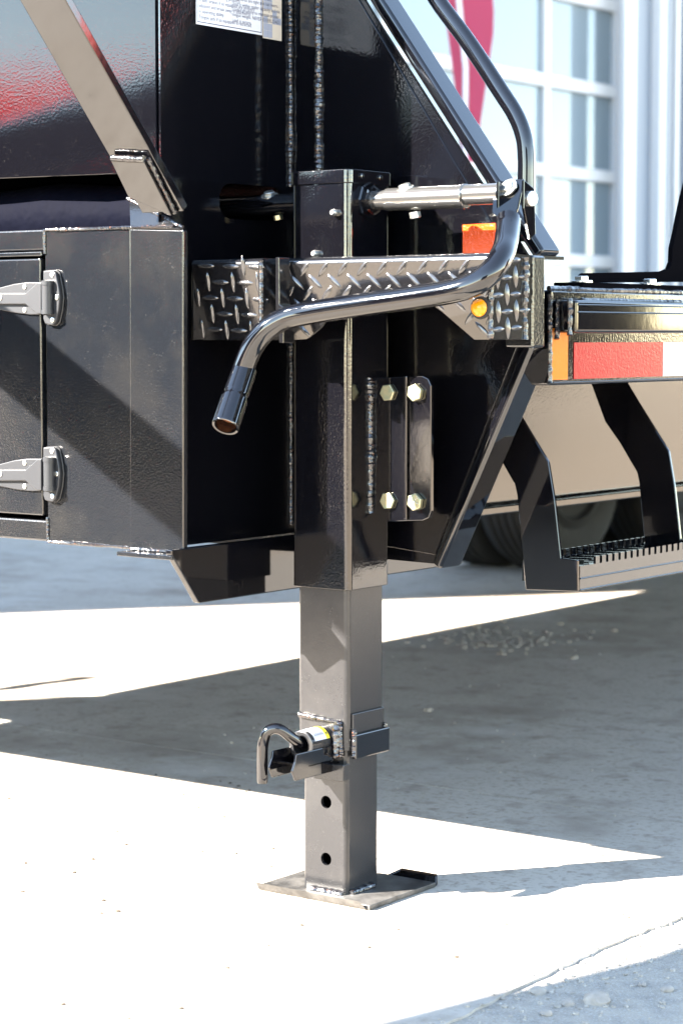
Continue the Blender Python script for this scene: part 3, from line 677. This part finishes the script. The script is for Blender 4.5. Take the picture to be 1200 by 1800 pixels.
# pin housing
pz = .2585; py0 = -H35
hsg = obj('pin_housing', lathe([(.021, .0), (.0238, .001), (.0238, .060), (.021, .0615), (.0155, .0610), (.0150, .03)], V((-.004, py0, pz)), (0, -1, 0), 32), 'leg', jk, smooth=True)
b = bmesh.new()
for k in range(11):
    a = math.radians(20 + 130 * k / 10)
    for yy in (-.014, -.052): b.verts.new(V((-.004 + .0241 * math.cos(a), py0 + yy, pz + .0241 * math.sin(a))))
b.verts.ensure_lookup_table()
for k in range(10): b.faces.new([b.verts[2 * k + i] for i in (0, 1, 3, 2)])
lab = obj('pin_label', b, 'decal', hsg, smooth=True, label='small white warning label')
def on_h(a, y, r=.0243): return V((-.004 + r * math.cos(math.radians(a)), py0 - y, pz + r * math.sin(math.radians(a))))
b = bmesh.new()
for k in range(11):
    a = 20 + 130 * k / 10
    b.verts.new(on_h(a, .0135)); b.verts.new(on_h(a, .022))
b.verts.ensure_lookup_table()
for k in range(10): b.faces.new([b.verts[2 * k + i] for i in (0, 1, 3, 2)])
obj('label_band', b, 'yellow', hsg, smooth=True)
b = bmesh.new(); tri = [on_h(47, .015, .0246), on_h(32, .0175, .0246), on_h(47, .020, .0246)]; b.faces.new([b.verts.new(p) for p in tri]); obj('label_arrow', b, 'ink', hsg)
tb = bmesh.new()
for r_ in range(5):
    yy = .0265 + r_ * .0048
    for k in range(9 - (r_ % 2) * 2):
        a = 40 + k * 7.5; bw_ = random.uniform(4.0, 6.2)
        q = [on_h(a, yy, .0246), on_h(a + bw_, yy, .0246), on_h(a + bw_, yy + .0016, .0246), on_h(a, yy + .0016, .0246)]
        tb.faces.new([tb.verts.new(p) for p in q])
obj('label_print', tb, 'ink', hsg)
shp = YZ([(583, 1311), (521, 1326), (519, 1340), (514, 1356), (520, 1373), (524, 1372), (586, 1356)], -.004 + .026)
gd1 = obj('pin_guard', prism(shp, V((-.004, 0, 0)), .0012), 'smooth', jk)
gl = V((-.050, 0, 0)); obj('pin_guard', prism([p + gl for p in shp], V((.004, 0, 0)), .0012), 'smooth', jk)
obj('guard_bridge', box(-.024, .022, py0 - .075, py0 - .004, pz - .030, pz - .026, .001), 'smooth', jk)
for s, pa, pb in ((1, (-.050, -.0465, .296), (.030, -.0465, .291)), (1, (.030, -.0465, .291), (.033, -.0465, .235))): weld(pa, pb, .0042, jk)
weld((.026, -.052, .236), (.026, -.050, .287), .0055, jk, .009)
hp_ = [(-.004, py0 - .02, pz), (-.004, py0 - .058, pz + .003), (-.010, py0 - .078, pz + .016), (-.022, py0 - .094, pz + .030), (-.037, py0 - .103, pz + .026), (-.044, py0 - .106, pz + .006), (-.045, py0 - .107, pz - .02), (-.045, py0 - .107, pz - .058)]
pinp = smooth_path(hp_, 8)
obj('lock_pin', sweep(pinp, [.0088] * (len(pinp) - 1) + [.0078], 18), 'smooth', jk, smooth=True)
# foot plate
fa, fb_, fc = at(448, 1564, 2, .004), at(655, 1605, 2, 0), at(761, 1556, 2, 0)
fx0, fx1, fy0, fy1 = fa.x - .006, (fb_.x + fc.x) / 2, fb_.y + .008, fc.y - .010
obj('foot_plate', box(fx0, fx1, fy0, fy1, .0005, .0085, .001), 'foot', jk)
obj('foot_lip', prism([V((fx0 + .004, fy0 - .0005, .0006)), V((fx1 - .006, fy0 - .0005, .0006)), V((fx1 - .012, fy0 - .008, .012)), V((fx0 + .004, fy0 - .008, .012))], V((0, -.004, .004)), .0008), 'foot', jk)
obj('foot_lip', prism([V((.000, fy1 + .0005, .001)), V((fx1, fy1 + .0005, .001)), V((fx1 - .004, fy1 + .006, .017)), V((.030, fy1 + .006, .017))], V((0, .005, .003)), .0008), 'smooth', jk)
weld((H3 + .002, -.030, .010), (H3 + .002, .030, .010), .0065, jk, .012)
weld((-.034, -H3 - .002, .009), (.034, -H3 - .002, .009), .005, jk, .012)
# mounting plate welded to the jack and bolted to the trailer
mpx = [(656, 664), (742, 661), (752, 666), (757, 678), (757, 898), (753, 910), (742, 915), (672, 917), (662, 908), (656, 895)]
YM = .010
mp = [p for p in XZ(mpx, YM)]; 
for p in mp: p.x = max(p.x, H4 + .0005)
mpl = obj('mounting_plate', prism(mp, V((0, .008, 0)), .0012, 2), 'smooth', jk)
weld(V((H4 + .001, YM - .003, mp[4].z - .008)), V((H4 + .001, YM - .003, mp[0].z)), .0062, jk, .010)
x712 = at(712, 780, 1, YM - .004).x
obj('plate_rib', box(x712 - .0035, x712 + .0035, YM - .006, YM - .0005, mp[6].z, mp[1].z, .002), 'smooth', jk, smooth=True)
for px, py, lb in ((683, 690, 0), (732, 690, 1), (683, 880, 0), (732, 882, 1)):
    bolt(at(px, py, 1, YM - .0005), (0, -1, 0), .0143, .0085 if lb else .006, 'yzinc', jk, marks=bool(lb), spin=.25 * lb + .1)

# cross shaft and stowed crank
zs = at(660, 352, 1, 0).z
sh = obj('cross_shaft', sweep([V((-.75, 0, zs)), V((-.055, 0, zs))], .0165, 20), 'paint', jk, smooth=True)
obj('shaft_flange', lathe([(.030, 0), (.030, .004), (.027, .006), (.024, .006), (.024, .012), (.020, .013)], V((H4, 0, zs)), (1, 0, 0), 8), 'paint', jk)
xa, xb = H4 + .01, at(818, 350, 1, 0).x
obj('drive_sleeve', lathe([(.0150, 0), (.0155, .001), (.0155, .028), (.0180, .030), (.0180, xb - xa - .004), (.0195, xb - xa - .003), (.0195, xb - xa), (.016, xb - xa + .003)], V((xa, 0, zs)), (1, 0, 0), 28), 'chrome', jk, smooth=True)
obj('drive_shaft', sweep([V((xb, 0, zs + .002)), V((at(880, 350, 1, 0).x, 0, zs + .002))], .0160, 24), 'chrome', jk, smooth=True)
bolt(at(712, 332, 1, -.002), (-.12, -.35, 1), .0098, .0075, 'zinc', jk, washer=True)
bolt(at(728, 372, 1, -.002), (.12, .2, -1), .0090, .010, 'zinc', jk)
bolt(at(474, 345, 1, -.002), (.12, -.35, 1), .0098, .0075, 'zinc', jk, washer=True)
bolt(at(488, 378, 1, -.002), (.12, .2, -1), .0080, .008, 'yzinc', jk)
# yoke: folded plate joining shaft and crank
YY = -.022
yk = XZ([(868, 345), (876, 325), (893, 316), (922, 315), (912, 366), (905, 382), (880, 386), (866, 372)], YY)
yk = [at(x, y, 1, YY + (372 - y) / 57 * .034) for x, y in ((868, 345), (876, 325), (893, 316), (922, 315), (912, 366), (905, 382), (880, 386), (866, 372))]
yoke = obj('yoke', prism(yk, V((0, -.004, 0)), .0015, 2), 'smooth', jk, smooth=True)
xq = at(916, 340, 1, YY).x
sidep = [V((xq, y, z)) for y, z in ((YY, at(922, 316, 1, YY).z), (YY + .030, at(922, 330, 1, YY).z), (YY + .034, at(930, 410, 1, YY).z), (YY + .018, at(930, 420, 1, YY).z), (YY, at(912, 366, 1, YY).z))]
obj('yoke_cheek', prism(sidep, V((.0045, 0, 0)), .001), 'smooth', yoke)
obj('yoke_cheek', prism([p + V((-.040, 0, 0)) for p in sidep], V((-.0045, 0, 0)), .001), 'smooth', yoke)
obj('yoke_pin', lathe([(.0115, 0), (.0115, .005), (.0095, .0065)], V((xq + .0045, YY + .017, at(926, 348, 1, YY).z)), (1, -.2, 0), 20), 'zinc', yoke, smooth=True)
bolt(at(893, 330, 1, YY + .018), (-.1, -.85, .55), .0105, .007, 'zinc', jk, washer=True)
cp = [(893, 386, -.036), (892, 402, -.050), (888, 428, -.085), (880, 452, -.125), (862, 478, -.152), (834, 499, -.166), (795, 512, -.172), (740, 521, -.174), (670, 531, -.178), (600, 541, -.186), (545, 550, -.194), (505, 559, -.202), (472, 577, -.211), (449, 602, -.216), (434, 632, -.219), (424, 665, -.221)]
crp = smooth_path([at(x, y, 1, Y) for x, y, Y in cp], 7); n_ = len(crp)
crank = obj('crank_handle', sweep(crp, [.0186 - .0016 * i / n_ for i in range(n_)], 26), 'smooth', jk, smooth=True)
g0_, g1_ = at(430, 650, 1, -.217), at(396, 750, 1, -.285); ax = (g1_ - g0_); L_ = ax.length
obj('crank_socket', lathe([(.0165, 0), (.0195, .001), (.0197, L_ * .42), (.0185, L_ * .44), (.0185, L_ * .50), (.0212, L_ * .54), (.0214, L_ - .002), (.0205, L_), (.0172, L_ - .0005), (.0166, L_ - .035)], g0_, ax, 32), 'smooth', crank, smooth=True)
obj('socket_bore', lathe([(.0168, L_ - .020), (.010, L_ - .017)], g0_, ax, 20), 'rustin', crank)

# ------------------------------------------------------------------ loose bits on the ground
def rock(r, seed):
    b = bmesh.new(); bmesh.ops.create_icosphere(b, subdivisions=2, radius=r)
    for v in b.verts:
        k = 1 + .35 * noise.noise(v.co * (1.1 / r) + V((seed, 0, 0))); v.co *= k; v.co.z *= .6
    return b
stones = [(945, 1746, .012), (997, 1767, .010), (1048, 1762, .020), (960, 1784, .009), (1128, 1733, .007), (1172, 1742, .009), (1008, 1158, .014), (752, 1250, .011), (885, 1094, .011), (984, 1098, .012), (1040, 1112, .010), (1078, 1110, .013), (884, 1151, .010), (838, 1104, .014)]
for i, (x, y, r) in enumerate(stones):
    p = at(x, y, 2, 0); gx = p.x > edge_x(p.y)
    if gx: p = at(x, y, 2, -.004)
    o = obj('loose_stone', rock(r, i * 3.7), 'stone', smooth=True); o.location = p + V((0, 0, r * .25))
    if r > .015: tag(o, 'largest flat pale stone lying in the dirt near the slab edge', 'stone', 'loose stones on the dirt')
    else: tag(o, 'small pale loose stone lying on the dirt by the slab edge' if gx else 'small pale stone lying on the shaded concrete', 'stone', 'loose stones on the dirt' if gx else 'stones on the shaded concrete')
def scatter(name, spots, zfun, rmin, rmax, m):
    b = bmesh.new()
    for x, y in spots:
        r = random.uniform(rmin, rmax); s = bmesh.new(); bmesh.ops.create_icosphere(s, subdivisions=1, radius=r)
        sd = random.uniform(0, 99)
        for v in s.verts: v.co *= 1 + .4 * noise.noise(v.co * (1 / r) + V((sd, 0, 0))); v.co.z *= .6; v.co += V((x, y, zfun(x, y) + r * .2))
        merge(b, s)
    o = obj(name, b, m, kind='stuff'); return o
pile = []
for _ in range(170):
    p = at(random.gauss(880, 60), random.gauss(1124, 10), 2, 0); pile.append((p.x, p.y))
tag(scatter('gravel_debris', pile, lambda x, y: 0, .003, .011, 'stone'), 'streak of crumbled gravel on the shaded concrete', 'gravel')
for _ in range(240):
    p = at(random.uniform(300, 1200), random.uniform(1060, 1480), 2, 0)
    if random.random() < .6: pile.append((p.x + random.gauss(0, .02), p.y + random.gauss(0, .05)))
tag(scatter('shade_debris', pile[170:], lambda x, y: 0, .0012, .0045, 'stone'), 'stray grit thinly spread over the shaded concrete', 'gravel')
sp2 = []
while len(sp2) < 700:
    y = random.uniform(-.75, .6); x = edge_x(y) + abs(random.gauss(0, .18)) - .015; sp2.append((x, y))
tag(scatter('edge_gravel', sp2, lambda x, y: -.004 if x > edge_x(y) else 0, .0012, .0055, 'shoulder'), 'fine gravel strewn along the broken slab edge', 'gravel')
sp3 = [(random.uniform(-1.6, .5), random.uniform(-1.0, .6)) for _ in range(170)]
tag(scatter('yard_crumbs', sp3, lambda x, y: 0, .0012, .0050, 'crumb'), 'tiny crumbs scattered over the sunlit concrete', 'gravel')

# ------------------------------------------------------------------ unseen things added beyond the frame for their reflections in the paint
def parked(loc, ang, L, W, H, lab, tarp, nose=0.0):
    t = thing('unseen_trailer', lab, 'trailer', (*loc, 0), 'unseen trailers added for reflections')
    A = Matrix.Rotation(ang, 4, 'Z')
    def P(b): bmesh.ops.transform(b, matrix=Matrix.Translation((*loc, 0)) @ A, verts=b.verts); return b
    obj('bed', P(box(-L / 2, L / 2, -W / 2, W / 2, .75, H, .02)), 'matte', t)
    for k in range(int(L / .6)): obj('bed_rib', P(box(-L / 2 + .2 + k * .6, -L / 2 + .28 + k * .6, -W / 2 - .07, W / 2 + .07, .80, H - .05, .01)), 'matte', t)
    obj('frame', P(box(-L / 2, L / 2, -W / 2 + .2, W / 2 - .2, .5, .74, .01)), 'matte', t)
    for sx in (-.5, .5):
        for sy in (-W / 2 + .15, W / 2 - .15): obj('wheel', P(lathe([(.2, -.12), (.38, -.12), (.40, -.08), (.40, .08), (.38, .12), (.2, .12)], V((sx, sy, .40)), (0, 1, 0), 28)), 'rubber', t)
    if nose:
        obj('nose', P(prism([V((L / 2 - .02, -W / 2 + .01, .78)), V((L / 2 + nose, -W / 2 + .01, .78)), V((L / 2 - .02, -W / 2 + .01, H - .02))], V((0, W - .02, 0)), .01)), 'matte', t)
        obj('red_fringe_strip', P(sweep([V((L / 2 + nose * .98, -W / 2 - .08, .9)), V((L / 2, -W / 2 - .08, H))], .09, 12)), 'redbody', t)  # red strip added to give the side wall reflection its red fringe
    if tarp: obj('rolled_tarp', P(sweep([V((-L / 2, W / 2 - .2, H + .12)), V((L / 2, W / 2 - .2, H + .12))], .13, 14)), tarp, t)
parked((-4.9, -5.7), math.radians(-36), 6.4, 2.2, 1.80, 'unseen long low black trailer added to darken the front reflections', None)  # added out of view so toolbox and nose reflect something dark
parked((-4.9, -9.5), math.radians(-36), 3.6, 2.2, 3.3, 'unseen tall black trailer added to keep the bulkhead reflection black', None)  # added out of view to give the bulkhead a black reflection
bn = thing('banner', 'long red cloth banner added unseen for the red reflection in the nose panel', 'banner', (-7.6, -7.0, 0))  # unseen cloth, added to put red into the nose panel reflection
bA, bB = V((-10.2, -5.0, 0)), V((-6.7, -7.8, 0)); bo = V((.012, .015, 0))
obj('cloth', prism([bA + V((0, 0, 1.70)), bB + V((0, 0, 1.70)), bB + V((0, 0, 2.42)), bA + V((0, 0, 2.28))], bo * .2, 0), 'banner', bn)
for k in range(4):
    p_ = bA.lerp(bB, k / 3) + bo * -3; obj('post', sweep([p_, p_ + V((0, 0, 2.45))], .03, 10), 'pole', bn)
parked((9.15, 12.6), math.radians(-41), 3.4, 2.3, 4.2, 'unseen tall black trailer with red nose strip added for the side wall reflection', None, 1.3)  # added out of view: dark shape for the side wall to mirror

ts = thing('unseen_tyre_stack', 'unseen stack of four black tyres added to darken the frame rail reflection', 'tyres', (2.10, 1.62, 0))  # unseen tyres, added as a dark reflection for the frame rail
for k in range(4):
    R = .46; prof = [(R * .55, .02), (R * .62, 0), (R * .88, .005), (R * .97, .03), (R, .07), (R, .15), (R * .97, .19), (R * .88, .215), (R * .62, .22), (R * .55, .20)]
    obj('tyre', lathe(prof, V((2.10 + .02 * math.sin(k * 2.1), 1.62 + .02 * math.cos(k * 1.7), -.006 + .221 * k)), (0, 0, 1), 40), 'rubber', ts, smooth=True)

parked((7.7, -9.2), math.radians(39), 4.0, 2.3, 3.3, 'tall dark navy trailer added unseen behind the camera to darken the side wall reflection', None)  # added behind the camera to turn the side wall reflection dark blue
for c in list(bpy.data.objects):
    if c.parent and c.parent.get('label', '').startswith('tall dark navy') and c.data.materials[0] == M['matte']: c.data.materials[0] = M['navy']
